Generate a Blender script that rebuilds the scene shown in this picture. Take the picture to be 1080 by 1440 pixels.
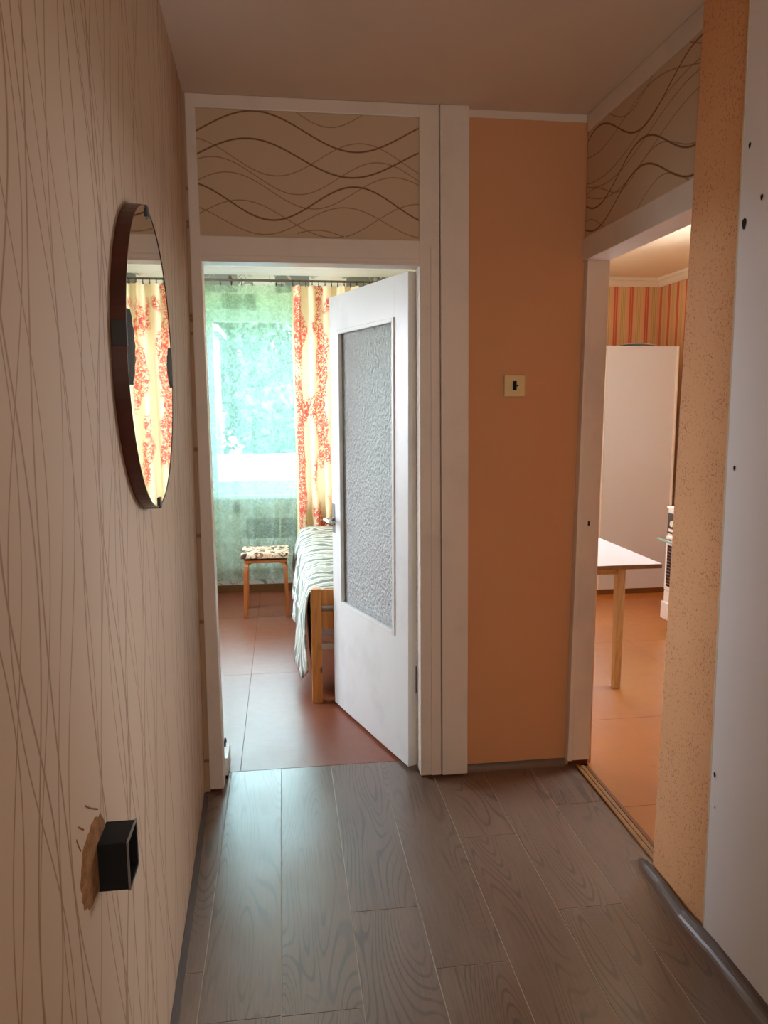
import bpy, bmesh, math, random
from mathutils import Matrix, Vector
from math import sin, cos, pi
random.seed(7)
for o in list(bpy.data.objects): bpy.data.objects.remove(o)
S = bpy.context.scene
COL = S.collection

# ------------------------------------------------------------------ camera
cd = bpy.data.cameras.new('camera'); cam = bpy.data.objects.new('camera', cd); COL.objects.link(cam)
rt = Vector((0.99117, -0.13253, -0.00456)); up = Vector((0.02294, 0.1375, 0.99024)); fw = Vector((0.13061, 0.9816, -0.13932))
M = Matrix(((rt.x, up.x, -fw.x, 0), (rt.y, up.y, -fw.y, 0), (rt.z, up.z, -fw.z, 1.458), (0, 0, 0, 1)))
cam.matrix_world = M
cd.sensor_fit = 'VERTICAL'; cd.sensor_height = 36.0; cd.lens = 36.0 * 1063.7 / 1440.0
cd.clip_start = 0.02; cd.clip_end = 300
S.camera = cam

# ------------------------------------------------------------------ world and light
S.view_settings.view_transform = 'Standard'; S.view_settings.look = 'None'
S.view_settings.exposure = 0.0; S.view_settings.gamma = 1.0
S.view_settings.use_curve_mapping = False
W = bpy.data.worlds.new('sky'); S.world = W; W.use_nodes = True
wn = W.node_tree.nodes; wl = W.node_tree.links
bg = wn['Background']
geo = wn.new('ShaderNodeTexCoord'); sep = wn.new('ShaderNodeSeparateXYZ'); ramp = wn.new('ShaderNodeValToRGB')
wl.new(geo.outputs['Generated'], sep.inputs[0]); wl.new(sep.outputs['Z'], ramp.inputs[0])
ramp.color_ramp.elements[0].position = 0.0; ramp.color_ramp.elements[0].color = (0.86, 0.91, 1.0, 1)
ramp.color_ramp.elements[1].position = 0.8; ramp.color_ramp.elements[1].color = (0.66, 0.80, 1.0, 1)
wl.new(ramp.outputs[0], bg.inputs['Color']); bg.inputs['Strength'].default_value = 27.0
S.cycles.max_bounces = 12; S.cycles.diffuse_bounces = 7; S.cycles.glossy_bounces = 5
S.cycles.transmission_bounces = 8; S.cycles.transparent_max_bounces = 16
S.cycles.use_denoising = True; S.cycles.sample_clamp_indirect = 8.0
S.cycles.caustics_reflective = False; S.cycles.caustics_refractive = False

def area(name, loc, rot, sx, sy, power, color, portal=False):
    l = bpy.data.lights.new(name, 'AREA'); l.shape = 'RECTANGLE'; l.size = sx; l.size_y = sy
    l.energy = power; l.color = color
    if portal: l.cycles.is_portal = True
    o = bpy.data.objects.new(name, l); COL.objects.link(o); o.location = loc; o.rotation_euler = rot
    return o
area('window_portal', (-0.15, 6.22, 1.48), (-pi/2, 0, 0), 2.4, 1.5, 1, (1, 1, 1), True)
area('window_portal', (-2.05, 4.6, 1.5), (pi/2, 0, -pi/2), 1.4, 1.4, 1, (1, 1, 1), True)
area('window_portal', (3.3, 3.85, 1.6), (pi/2, 0, pi/2), 1.5, 1.35, 1, (1, 1, 1), True)
area('window_portal', (1.78, 6.42, 1.55), (-pi/2, 0, 0), 1.2, 1.5, 1, (1, 1, 1), True)
# added fill lamp behind the camera, brightens the near hall
area('hall_fill_light', (0.42, -0.9, 1.55), (pi/2, 0, 0), 1.25, 1.45, 14.5, (1.0, 0.93, 0.85))

# ------------------------------------------------------------------ materials
def s2l(c):
    return tuple(((v/255.0)/12.92 if v/255.0 <= 0.04045 else (((v/255.0)+0.055)/1.055)**2.4) for v in c) + (1,)
class N:
    """tiny node-tree writer"""
    def __init__(s, name):
        s.m = bpy.data.materials.new(name); s.m.use_nodes = True
        s.t = s.m.node_tree; s.t.nodes.clear()
        s.out = s.n('ShaderNodeOutputMaterial')
        s._tc = None
    def n(s, ty, **k):
        x = s.t.nodes.new(ty)
        for a, b in k.items(): setattr(x, a, b)
        return x
    def l(s, a, b): s.t.links.new(a, b)
    def put(s, sock, v):
        if isinstance(v, bpy.types.NodeSocket): s.l(v, sock)
        elif v is not None:
            if hasattr(sock.default_value, '__len__') and not hasattr(v, '__len__'): v = (v,)*len(sock.default_value)
            sock.default_value = v
    def co(s, kind='Object'):
        if not s._tc: s._tc = s.n('ShaderNodeTexCoord')
        return s._tc.outputs[kind]
    def pos(s): return s.n('ShaderNodeNewGeometry').outputs['Position']
    def math(s, op, a, b=None, c=None, clamp=False):
        x = s.n('ShaderNodeMath', operation=op, use_clamp=clamp)
        s.put(x.inputs[0], a)
        if b is not None: s.put(x.inputs[1], b)
        if c is not None: s.put(x.inputs[2], c)
        return x.outputs[0]
    def xyz(s, v):
        x = s.n('ShaderNodeSeparateXYZ'); s.l(v, x.inputs[0]); return x.outputs
    def comb(s, x=0, y=0, z=0):
        c = s.n('ShaderNodeCombineXYZ'); s.put(c.inputs[0], x); s.put(c.inputs[1], y); s.put(c.inputs[2], z); return c.outputs[0]
    def map(s, v, scale=(1, 1, 1), loc=(0, 0, 0), rot=(0, 0, 0)):
        x = s.n('ShaderNodeMapping'); s.l(v, x.inputs[0]); x.inputs['Scale'].default_value = scale
        x.inputs['Location'].default_value = loc; x.inputs['Rotation'].default_value = rot; return x.outputs[0]
    def noise(s, v, scale, detail=3, rough=0.5, dist=0.0):
        x = s.n('ShaderNodeTexNoise'); s.l(v, x.inputs['Vector']); x.inputs['Scale'].default_value = scale
        x.inputs['Detail'].default_value = detail; x.inputs['Roughness'].default_value = rough
        x.inputs['Distortion'].default_value = dist; return x.outputs['Fac']
    def vor(s, v, scale, feature='F1', out='Distance', rnd=1.0):
        x = s.n('ShaderNodeTexVoronoi', feature=feature); s.l(v, x.inputs['Vector']); x.inputs['Scale'].default_value = scale
        x.inputs['Randomness'].default_value = rnd
        return x.outputs[out]
    def ramp(s, v, stops, interp='LINEAR'):
        x = s.n('ShaderNodeValToRGB'); s.l(v, x.inputs[0]); e = x.color_ramp.elements; x.color_ramp.interpolation = interp
        while len(e) < len(stops): e.new(0.5)
        for i, (p, c) in enumerate(stops):
            e[i].position = p; e[i].color = c if len(c) == 4 else tuple(c) + (1,)
        return x.outputs['Color']
    def step(s, v, a, b):
        x = s.n('ShaderNodeMapRange', interpolation_type='SMOOTHSTEP'); s.put(x.inputs['Value'], v)
        x.inputs['From Min'].default_value = a; x.inputs['From Max'].default_value = b; return x.outputs[0]
    def mix(s, f, a, b, blend='MIX'):
        x = s.n('ShaderNodeMix', data_type='RGBA', blend_type=blend); s.put(x.inputs[0], f); s.put(x.inputs[6], a); s.put(x.inputs[7], b)
        return x.outputs[2]
    def bump(s, h, strength=0.3, dist=0.01, nrm=None):
        x = s.n('ShaderNodeBump'); s.l(h, x.inputs['Height']); x.inputs['Strength'].default_value = strength
        x.inputs['Distance'].default_value = dist
        if nrm is not None: s.l(nrm, x.inputs['Normal'])
        return x.outputs[0]
    def bsdf(s, color, rough=0.5, normal=None, metallic=0, spec=None, **k):
        b = s.n('ShaderNodeBsdfPrincipled'); s.put(b.inputs['Base Color'], color); s.put(b.inputs['Roughness'], rough)
        s.put(b.inputs['Metallic'], metallic)
        if spec is not None: b.inputs['Specular IOR Level'].default_value = spec
        if normal is not None: s.l(normal, b.inputs['Normal'])
        for a, v in k.items(): s.put(b.inputs[a], v)
        s.b = b; s.l(b.outputs[0], s.out.inputs[0]); return s.m

def plain(name, c, rough=0.5, metallic=0, spec=None, var=0.06, scale=12, bump=0.0):
    n = N(name); p = n.pos(); f = n.noise(p, scale, 4)
    c = s2l(c); d = tuple(v*(1-var*2) for v in c[:3]) + (1,)
    col = n.mix(f, c, d)
    nr = n.bump(n.noise(p, scale*8, 3), bump, 0.004) if bump else None
    return n.bsdf(col, rough, nr, metallic, spec)

MT = {}
def paint(name, c, rough, orange_peel=0.15):
    n = N(name); p = n.pos()
    st = n.noise(n.map(p, (18, 18, 1.2)), 3, 4)
    dirt = n.noise(p, 4, 5, 0.6)
    col = n.mix(n.step(dirt, 0.45, 0.8), s2l(c), s2l(tuple(v*0.93 for v in c)))
    h = n.math('ADD', n.math('MULTIPLY', st, 0.6), n.noise(p, 120, 2))
    return n.bsdf(col, rough, n.bump(h, orange_peel, 0.003))
MT['white_paint'] = paint('white_gloss_paint', (226, 216, 204), 0.38)
MT['door_paint'] = paint('door_white_paint', (236, 236, 232), 0.32)
MT['ceiling'] = plain('ceiling_whitewash', (228, 214, 200), 0.9, var=0.05, scale=2.5, bump=0.05)
MT['board'] = plain('white_wall_board', (236, 233, 233), 0.55, var=0.03, scale=3)
MT['edge'] = plain('raw_board_edge', (226, 214, 186), 0.8, var=0.1, scale=60, bump=0.3)
MT['cornice'] = plain('white_cornice', (236, 236, 228), 0.6, var=0.02)

# orange wall paper
n = N('apricot_wall_paint'); p = n.pos()
col = n.mix(n.noise(p, 1.7, 4, 0.6), s2l((214, 160, 114)), s2l((204, 150, 106)))
col = n.mix(n.math('MULTIPLY', n.step(n.noise(n.map(p, (1, 1, 1)), 55, 2), 0.74, 0.80), 0.5), col, s2l((120, 76, 44)))
MT['orange'] = n.bsdf(col, 0.75, n.bump(n.noise(p, 90, 3), 0.12, 0.003))
# textured apricot (cork-like relief)
n = N('pitted_apricot_paper'); p = n.pos()
v = n.noise(n.map(p, (1, 1, 0.85)), 165, 3, 0.6, 0.3)
dens = n.noise(p, 9, 3)
pit = n.step(n.math('ADD', v, n.math('MULTIPLY', dens, 0.20)), 0.675, 0.75)
col = n.mix(n.math('MULTIPLY', pit, 0.75), n.mix(n.noise(p, 6, 3), s2l((232, 176, 124)), s2l((218, 162, 112))), s2l((172, 104, 62)))
h = n.math('SUBTRACT', n.noise(p, 60, 4), pit)
MT['pitted'] = n.bsdf(col, 0.8, n.bump(h, 0.08, 0.002))

# wave-line printing: one group per printed line
def line_group():
    g = bpy.data.node_groups.new('printed_line', 'ShaderNodeTree')
    for nm in ('u', 'v', 'mean', 'amp', 'k', 'phase', 'width', 'amp2', 'lo', 'hi'):
        g.interface.new_socket(nm, in_out='INPUT', socket_type='NodeSocketFloat')
    g.interface.new_socket('mask', in_out='OUTPUT', socket_type='NodeSocketFloat')
    gi = g.nodes.new('NodeGroupInput'); go = g.nodes.new('NodeGroupOutput')
    def m(op, a, b=None, clamp=False):
        x = g.nodes.new('ShaderNodeMath'); x.operation = op; x.use_clamp = clamp
        for i, q in enumerate((a, b)):
            if q is None: continue
            if isinstance(q, (int, float)): x.inputs[i].default_value = q
            else: g.links.new(q, x.inputs[i])
        return x.outputs[0]
    I = gi.outputs
    th = m('ADD', m('MULTIPLY', I['u'], I['k']), I['phase'])
    f = m('ADD', m('MULTIPLY', m('SINE', th), I['amp']), I['mean'])
    f = m('ADD', f, m('MULTIPLY', m('SINE', m('MULTIPLY', th, 0.43)), I['amp2']))
    d = m('ABSOLUTE', m('SUBTRACT', I['v'], f))
    mk = m('SUBTRACT', 1.35, m('DIVIDE', d, I['width']), True)
    mk = m('MULTIPLY', mk, m('MULTIPLY', m('GREATER_THAN', I['u'], I['lo']), m('LESS_THAN', I['u'], I['hi'])))
    g.links.new(mk, go.inputs[0]); return g
LG = line_group()
def add_line(n, u, v, mean, amp, k, ph, w, amp2=0.0, lo=-99, hi=99):
    x = n.n('ShaderNodeGroup'); x.node_tree = LG
    for nm, q in (('u', u), ('v', v), ('mean', mean), ('amp', amp), ('k', k), ('phase', ph), ('width', w), ('amp2', amp2), ('lo', lo), ('hi', hi)):
        n.put(x.inputs[nm], q)
    return x.outputs[0]
def paper_base(n):
    p = n.pos()
    weave = n.noise(n.map(p, (300, 300, 90)), 1, 2)
    return n.mix(n.noise(p, 1.6, 3), s2l((205, 181, 152)), s2l((196, 172, 144))), n.bump(weave, 0.12, 0.002)
# end-wall transom paper (u = x, v = z): measured crests and troughs
def wx(c): return -0.258 + (c-87)*0.001035
def wz(cx, cy): return 2.456 - 0.0023*((60+cy/2.348-150) - 0.049*((240+cx/2.348)-277))
def peak_trough(xa, ya, xb, yb):
    """crest at a, trough at b -> mean, amp, k, phase"""
    X1, Z1, X2, Z2 = wx(xa), wz(xa, ya), wx(xb), wz(xb, yb)
    k = pi/abs(X2-X1); return (Z1+Z2)/2, (Z1-Z2)/2, k, pi/2 - k*X1
n = N('wave_paper_transom'); base, nr = paper_base(n); X, Y, Z = n.xyz(n.pos())
TH, TN = 0.0034, 0.0021
specs = [((265,222,600,362), TH, None), ((245,312,585,448), TH, None), ((600,480,320,587), TH, None),
         ((620,333,335,438), TN, None), ((680,398,405,502), TN, None), ((735,450,455,552), TN, None),
         ((215,517,520,652), TN, (80, 560)), ((820,543,520,655), TN, (565, 860)), ((565,550,290,635), TN, None),
         ((470,625,300,655), TN, (400, 560)), ((740,195,515,278), TN, (375, 640))]
thick = thin = None
for (a, w, lim) in specs:
    mean, amp, k, ph = peak_trough(*a)
    lo, hi = (wx(lim[0]), wx(lim[1])) if lim else (-99, 99)
    o_ = add_line(n, X, Z, mean, amp, k, ph, w, 0.0, lo, hi)
    if w == TH: thick = o_ if thick is None else n.math('MAXIMUM', thick, o_)
    else: thin = o_ if thin is None else n.math('MAXIMUM', thin, o_)
col = n.mix(n.math('MULTIPLY', thin, 0.8), base, s2l((136, 100, 62)))
col = n.mix(thick, col, s2l((116, 76, 40)))
MT['wave_a'] = n.bsdf(col, 0.7, nr)
# kitchen transom paper (u = y, v = z)
n = N('wave_paper_kitchen_transom'); base, nr = paper_base(n); X, Y, Z = n.xyz(n.pos())
def yk(yp, zp, yt, zt):
    k = pi/abs(yt-yp); return (zp+zt)/2, (zp-zt)/2, k, pi/2 - k*yp
ks = [((2.035,2.428,2.37,2.307), TH, 0), ((2.36,2.276,2.69,2.155), TH, 0), ((2.365,2.195,2.70,2.078), TH, 0),
      ((2.05,2.372,2.66,2.245), TN, 0), ((2.03,2.345,2.60,2.215), TN, 0), ((2.0,2.30,2.56,2.165), TN, 0),
      ((2.76,2.392,2.73,2.385), TN, 2.5), ((2.20,2.468,2.46,2.385), TN, 0), ((2.22,2.128,2.5,2.03), TN, 0), ((2.74,2.225,2.50,2.16), TN, 1), ((2.30,2.42,2.70,2.34), TN, 0)]
thick = thin = None
for (a, w, q) in ks:
    if q == 2.5: continue
    mean, amp, k, ph = yk(*a); o_ = add_line(n, Y, Z, mean, amp, k, ph, w)
    if w == TH: thick = o_ if thick is None else n.math('MAXIMUM', thick, o_)
    else: thin = o_ if thin is None else n.math('MAXIMUM', thin, o_)
col = n.mix(n.math('MULTIPLY', thin, 0.8), base, s2l((136, 100, 62)))
col = n.mix(thick, col, s2l((116, 76, 40)))
MT['wave_b'] = n.bsdf(col, 0.7, nr)
# left wall: vertical flowing lines (u = z, v = y repeated)
n = N('vertical_line_paper'); base, nr = paper_base(n); X, Y, Z = n.xyz(n.pos())
rr = random.Random(3); thick = thin = None
for i in range(13):
    per = rr.uniform(0.36, 0.66); amp = rr.uniform(0.03, 0.075); k = rr.uniform(3.6, 6.5)
    v = n.math('PINGPONG', n.math('ADD', Y, rr.uniform(5, 9)), per)
    if i % 2: v = n.math('FLOORED_MODULO', n.math('ADD', Y, rr.uniform(5, 9)), per)
    w = rr.choice((0.0031, 0.0024, 0.0021)); 
    o_ = add_line(n, Z, v, per*rr.uniform(0.3, 0.7), amp, k, rr.uniform(0, 6.28), w, rr.uniform(-0.05, 0.05))
    if w > 0.002: thick = o_ if thick is None else n.math('MAXIMUM', thick, o_)
    else: thin = o_ if thin is None else n.math('MAXIMUM', thin, o_)
col = n.mix(n.math('MULTIPLY', thin, 0.75), base, s2l((146, 104, 66)))
if thick is not None: col = n.mix(n.math('MULTIPLY', thick, 0.85), col, s2l((126, 86, 50)))
MT['lines'] = n.bsdf(col, 0.62, nr)

# vinyl planks
n = N('vinyl_plank'); p = n.co('Object'); oi = n.n('ShaderNodeObjectInfo')
off = n.comb(n.math('MULTIPLY', oi.outputs['Random'], 37.0), n.math('MULTIPLY', oi.outputs['Random'], 91.0), 0)
va = n.n('ShaderNodeVectorMath', operation='ADD'); n.l(p, va.inputs[0]); n.l(off, va.inputs[1]); q = va.outputs[0]
fld = n.noise(n.map(q, (6.5, 0.9, 1)), 1.0, 1.0, 0.4, 0.2)
rings = n.math('SINE', n.math('MULTIPLY', fld, 190.0))
ringm = n.step(rings, 0.35, 1.0)
fib = n.noise(n.map(q, (170, 7, 1)), 1.0, 4, 0.7)
mot = n.noise(n.map(q, (9, 2.5, 1)), 1.0, 5, 0.65)
col = n.mix(mot, s2l((106, 88, 74)), s2l((134, 113, 96)))
col = n.mix(n.math('MULTIPLY', n.step(fib, 0.42, 0.75), 0.45), col, s2l((76, 62, 54)))
gate = n.step(n.noise(n.map(q, (5, 1.3, 1)), 1.3, 2), 0.38, 0.6)
col = n.mix(n.math('MULTIPLY', n.math('MULTIPLY', ringm, gate), 0.6), col, s2l((66, 55, 50)))
tint = n.mix(oi.outputs['Random'], (0.93, 0.93, 0.95, 1), (1.05, 1.02, 0.98, 1))
col = n.mix(1.0, col, tint, 'MULTIPLY')
h = n.math('ADD', n.math('MULTIPLY', fib, -0.5), n.math('MULTIPLY', ringm, -0.35))
nb = n.bump(h, 0.07, 0.0010)
nb2 = n.bump(n.noise(n.map(n.pos(), (3.2, 2.4, 1)), 1.4, 1), 0.35, 0.010, nb)
MT['vinyl'] = n.bsdf(col, n.math('ADD', 0.285, n.math('MULTIPLY', mot, 0.10)), nb2, IOR=1.75)
MT['seam'] = plain('pale_plank_seam', (190, 176, 156), 0.6)
n = N('vinyl_cove'); p = n.pos()
col = n.mix(n.noise(n.map(p, (20, 3, 20)), 2, 4), s2l((98, 84, 74)), s2l((118, 102, 90)))
MT['cove'] = n.bsdf(col, 0.3, n.bump(n.noise(n.map(p, (2, 3, 2)), 2.5, 2), 0.15, 0.006))

MT['brown_vinyl'] = plain('brown_vinyl_edge', (74, 58, 46), 0.7)
# painted hardboard floors
def painted_floor(name, a, b, rough):
    n = N(name); p = n.pos()
    col = n.mix(n.noise(p, 2.4, 5, 0.6), s2l(a), s2l(b))
    worn = n.step(n.noise(n.map(p, (1, 1, 1)), 14, 6, 0.7), 0.6, 0.72)
    col = n.mix(n.math('MULTIPLY', worn, 0.25), col, s2l(tuple(v*0.6 for v in a)))
    h = n.math('ADD', n.noise(p, 3.0, 3), n.math('MULTIPLY', n.noise(p, 45, 4, 0.6), 0.12))
    return n.bsdf(col, n.math('ADD', rough, n.math('MULTIPLY', n.noise(p, 20, 4), 0.14)), n.bump(h, 0.35, 0.012), IOR=1.55)
MT['bed_floor'] = painted_floor('red_brown_floor_paint', (146, 84, 52), (124, 66, 50), 0.30)
MT['kit_floor'] = painted_floor('orange_floor_paint', (188, 122, 48), (162, 100, 52), 0.285)
MT['brown_trim'] = plain('brown_gloss_paint', (132, 84, 40), 0.35, var=0.1)
MT['yellow_wood'] = plain('worn_yellow_wood', (176, 122, 48), 0.5, var=0.3, scale=30, bump=0.3)
MT['black_hole'] = plain('dark_void', (22, 16, 12), 0.9)
MT['red_brown'] = plain('chipped_redbrown', (104, 44, 24), 0.6, var=0.2, scale=40)

# woods
def wood(name, a, b, rough=0.4, axis=(1, 1, 12), sc=1.0, knots=False):
    n = N(name); p = n.co('Object')
    f = n.noise(n.map(p, tuple(40.0/q for q in axis)), sc, 4, 0.6, 0.8)
    r_ = n.math('SINE', n.math('MULTIPLY', n.noise(n.map(p, tuple(14.0/q for q in axis)), sc, 2), 60))
    col = n.mix(f, s2l(a), s2l(b)); col = n.mix(n.math('MULTIPLY', n.step(r_, 0.2, 1), 0.3), col, s2l(tuple(v*0.75 for v in b)))
    if knots:
        k = n.vor(n.map(p, (1, 1, 0.6)), 11, rnd=1.0)
        col = n.mix(n.step(n.math('SUBTRACT', 1.0, k), 0.84, 0.93), col, s2l((90, 46, 20)))
    return n.bsdf(col, rough, n.bump(f, 0.1, 0.002))
MT['pine'] = wood('lacquered_pine', (206, 138, 70), (182, 112, 52), 0.35, knots=True)
MT['stool_wood'] = wood('orange_beech', (190, 112, 54), (164, 90, 40), 0.38)
MT['mahogany'] = wood('red_brown_mirror_wood', (78, 30, 18), (52, 20, 12), 0.3, (12, 12, 12))
MT['table_leg'] = wood('pale_beech', (214, 186, 136), (192, 160, 108), 0.4)
MT['table_top'] = plain('white_laminate', (196, 190, 186), 0.25, var=0.02)
MT['table_edge'] = plain('worn_table_edge', (150, 116, 80), 0.5, var=0.3, scale=40)

# glass etc.
n = N('clear_window_glass')
tr = n.n('ShaderNodeBsdfTransparent'); gl = n.n('ShaderNodeBsdfGlossy'); gl.inputs['Roughness'].default_value = 0.02
fr = n.n('ShaderNodeFresnel'); fr.inputs[0].default_value = 1.35
mx = n.n('ShaderNodeMixShader'); n.l(fr.outputs[0], mx.inputs[0]); n.l(tr.outputs[0], mx.inputs[1]); n.l(gl.outputs[0], mx.inputs[2]); n.l(mx.outputs[0], n.out.inputs[0])
MT['glass'] = n.m
n = N('pebbled_door_glass'); p = n.co('Object')
vv = n.vor(n.map(p, (1, 1, 0.8)), 85, 'SMOOTH_F1')
h = n.math('ADD', n.math('MULTIPLY', vv, 1.0), n.math('MULTIPLY', n.noise(p, 110, 2, 0.5, 1.5), 0.8))
nb = n.bump(h, 1.0, 0.011)
rf = n.n('ShaderNodeBsdfRefraction'); rf.inputs['IOR'].default_value = 1.16; rf.inputs['Roughness'].default_value = 0.22; rf.inputs['Color'].default_value = (0.93, 0.97, 0.95, 1)
tl = n.n('ShaderNodeBsdfTranslucent'); tl.inputs['Color'].default_value = (0.95, 0.97, 0.95, 1)
gl = n.n('ShaderNodeBsdfGlossy'); gl.inputs['Roughness'].default_value = 0.28
for x in (rf, tl, gl): n.l(nb, x.inputs['Normal'])
dfg = n.n('ShaderNodeBsdfDiffuse'); dfg.inputs['Color'].default_value = (0.93, 0.95, 0.92, 1); n.l(nb, dfg.inputs['Normal'])
m0 = n.n('ShaderNodeMixShader'); m0.inputs[0].default_value = 0.8; n.l(tl.outputs[0], m0.inputs[1]); n.l(dfg.outputs[0], m0.inputs[2])
m1 = n.n('ShaderNodeMixShader'); m1.inputs[0].default_value = 0.78; n.l(rf.outputs[0], m1.inputs[1]); n.l(m0.outputs[0], m1.inputs[2])
fr = n.n('ShaderNodeFresnel'); fr.inputs[0].default_value = 1.9; n.l(nb, fr.inputs['Normal'])
m2 = n.n('ShaderNodeMixShader'); n.l(fr.outputs[0], m2.inputs[0]); n.l(m1.outputs[0], m2.inputs[1]); n.l(gl.outputs[0], m2.inputs[2]); n.l(m2.outputs[0], n.out.inputs[0])
MT['pebble'] = n.m
n = N('silvered_mirror'); MT['mirror'] = n.bsdf((0.88, 0.9, 0.88, 1), 0.015, metallic=1)
MT['metal'] = plain('grey_metal', (150, 148, 144), 0.35, 0.9)
MT['chrome'] = plain('worn_chrome', (210, 208, 200), 0.2, 0.9)
MT['dark_metal'] = plain('dark_clip_metal', (38, 30, 26), 0.5, 0.3)
MT['filigree'] = plain('blackened_filigree', (30, 26, 24), 0.55, 0.2, var=0.4, scale=180, bump=1.0)
MT['black_plastic'] = plain('black_plastic', (14, 13, 12), 0.6, spec=0.25)
MT['grey_plastic'] = plain('dark_grey_plastic', (40, 35, 32), 0.6)
MT['plaster'] = plain('torn_brown_plaster', (180, 120, 60), 0.95, var=0.45, scale=60, bump=0.9)
MT['cream'] = plain('yellowed_cream_plastic', (226, 206, 150), 0.4, var=0.03)
MT['white_plastic'] = plain('white_plastic', (236, 240, 240), 0.4, var=0.02)
MT['cupboard'] = plain('white_cupboard_paint', (212, 217, 224), 0.35, var=0.03, scale=2)
MT['enamel'] = plain('white_enamel', (238, 236, 232), 0.2, var=0.02)
MT['oven_glass'] = plain('smoky_oven_glass', (52, 42, 46), 0.12)
MT['panel_grey'] = plain('dark_grey_fascia', (62, 66, 68), 0.4)
MT['teal_bar'] = plain('pale_teal_handle', (150, 196, 190), 0.25)
MT['rod'] = plain('bronze_curtain_rod', (110, 100, 80), 0.4, 0.6)

# kitchen stripes
n = N('striped_kitchen_paper'); X, Y, Z = n.xyz(n.pos())
u = n.math('ADD', X, n.math('MULTIPLY', Y, -1.0))
w_ = n.math('FLOORED_MODULO', u, 0.137)
w_ = n.math('DIVIDE', w_, 0.137)
cr, pk, rd, ol = s2l((222, 196, 150)), s2l((226, 182, 146)), s2l((198, 106, 84)), s2l((188, 172, 112))
col = n.ramp(w_, [(0, rd), (0.10, s2l((226, 150, 120))), (0.14, rd), (0.24, pk), (0.36, cr), (0.46, ol), (0.50, cr), (0.57, ol), (0.61, cr), (0.68, ol), (0.72, cr), (0.82, pk)], 'CONSTANT')
MT['stripes'] = n.bsdf(col, 0.7)
n = N('kitchen_ceiling_tiles'); p = n.pos()
h = n.noise(n.map(p, (1, 3, 1)), 9, 4, 0.6, 1.0)
MT['kit_ceiling'] = n.bsdf(n.mix(h, s2l((240, 226, 196)), s2l((228, 208, 172))), 0.8, n.bump(h, 0.4, 0.01))

# bedroom papers
n = N('grey_print_bedroom_paper'); p = n.pos(); X, Y, Z = n.xyz(p)
q = n.comb(X, Z, 0)
cell = n.n('ShaderNodeTexBrick'); n.l(n.map(q, (1, 1, 1), (0.17, -0.02, 0)), cell.inputs['Vector']); cell.offset = 0.5
cell.inputs['Scale'].default_value = 1.0; cell.inputs['Brick Width'].default_value = 0.27; cell.inputs['Row Height'].default_value = 0.19
cell.inputs['Mortar Size'].default_value = 0.006; cell.inputs['Color1'].default_value = (0, 0, 0, 1); cell.inputs['Color2'].default_value = (1, 1, 1, 1); cell.inputs['Mortar'].default_value = (0.45, 0.45, 0.45, 1)
dark = n.step(n.xyz(cell.outputs['Color'])[0], 0.5, 0.6)
sw = n.math('SINE', n.math('MULTIPLY', n.noise(q, 7, 1.5, 0.4, 0.6), 46))
swm = n.step(sw, 0.55, 0.95)
base = n.mix(dark, s2l((232, 230, 220)), s2l((128, 132, 126)))
ink = n.mix(dark, s2l((120, 124, 114)), s2l((200, 200, 188)))
gate = n.step(n.noise(q, 4.5, 1), 0.47, 0.55)
col = n.mix(n.math('MULTIPLY', n.math('MULTIPLY', swm, gate), 0.8), base, ink)
MT['bed_paper'] = n.bsdf(col, 0.75)
MT['peach'] = plain('warm_peach_paper', (226, 178, 128), 0.8, var=0.05)

# sheer green tulle
n = N('green_tulle'); p = n.pos(); X, Y, Z = n.xyz(p)
q = n.comb(X, Z, 0)
lace = n.noise(n.map(q, (1, 0.75, 1)), 42, 3, 0.6, 1.5)
scroll = n.step(n.math('SINE', n.math('MULTIPLY', n.noise(q, 6.5, 1, 0.4, 0.8), 40)), 0.6, 0.95)
colr = n.ramp(n.math('DIVIDE', Z, 2.4), [(0.0, s2l((216, 238, 216))), (0.30, s2l((204, 238, 220))), (0.40, s2l((184, 240, 228))), (0.80, s2l((190, 242, 224))), (0.93, s2l((196, 242, 192))), (1.0, s2l((226, 244, 208)))])
trn = n.n('ShaderNodeBsdfTransparent'); n.l(n.mix(0.55, (1, 1, 1, 1), n.mix(1.0, colr, (0.84, 0.95, 0.96, 1), 'MULTIPLY')), trn.inputs[0])
tl = n.n('ShaderNodeBsdfTranslucent'); n.l(colr, tl.inputs[0])
df = n.n('ShaderNodeBsdfDiffuse'); n.l(colr, df.inputs[0])
ms = n.n('ShaderNodeMixShader'); ms.inputs[0].default_value = 0.62; n.l(tl.outputs[0], ms.inputs[1]); n.l(df.outputs[0], ms.inputs[2])
fac = n.math('ADD', 0.30, n.math('ADD', n.math('MULTIPLY', n.step(lace, 0.45, 0.6), 0.16), n.math('MULTIPLY', scroll, 0.08)))
mm = n.n('ShaderNodeMixShader'); n.l(fac, mm.inputs[0]); n.l(trn.outputs[0], mm.inputs[1]); n.l(ms.outputs[0], mm.inputs[2]); n.l(mm.outputs[0], n.out.inputs[0])
MT['tulle'] = n.m
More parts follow.
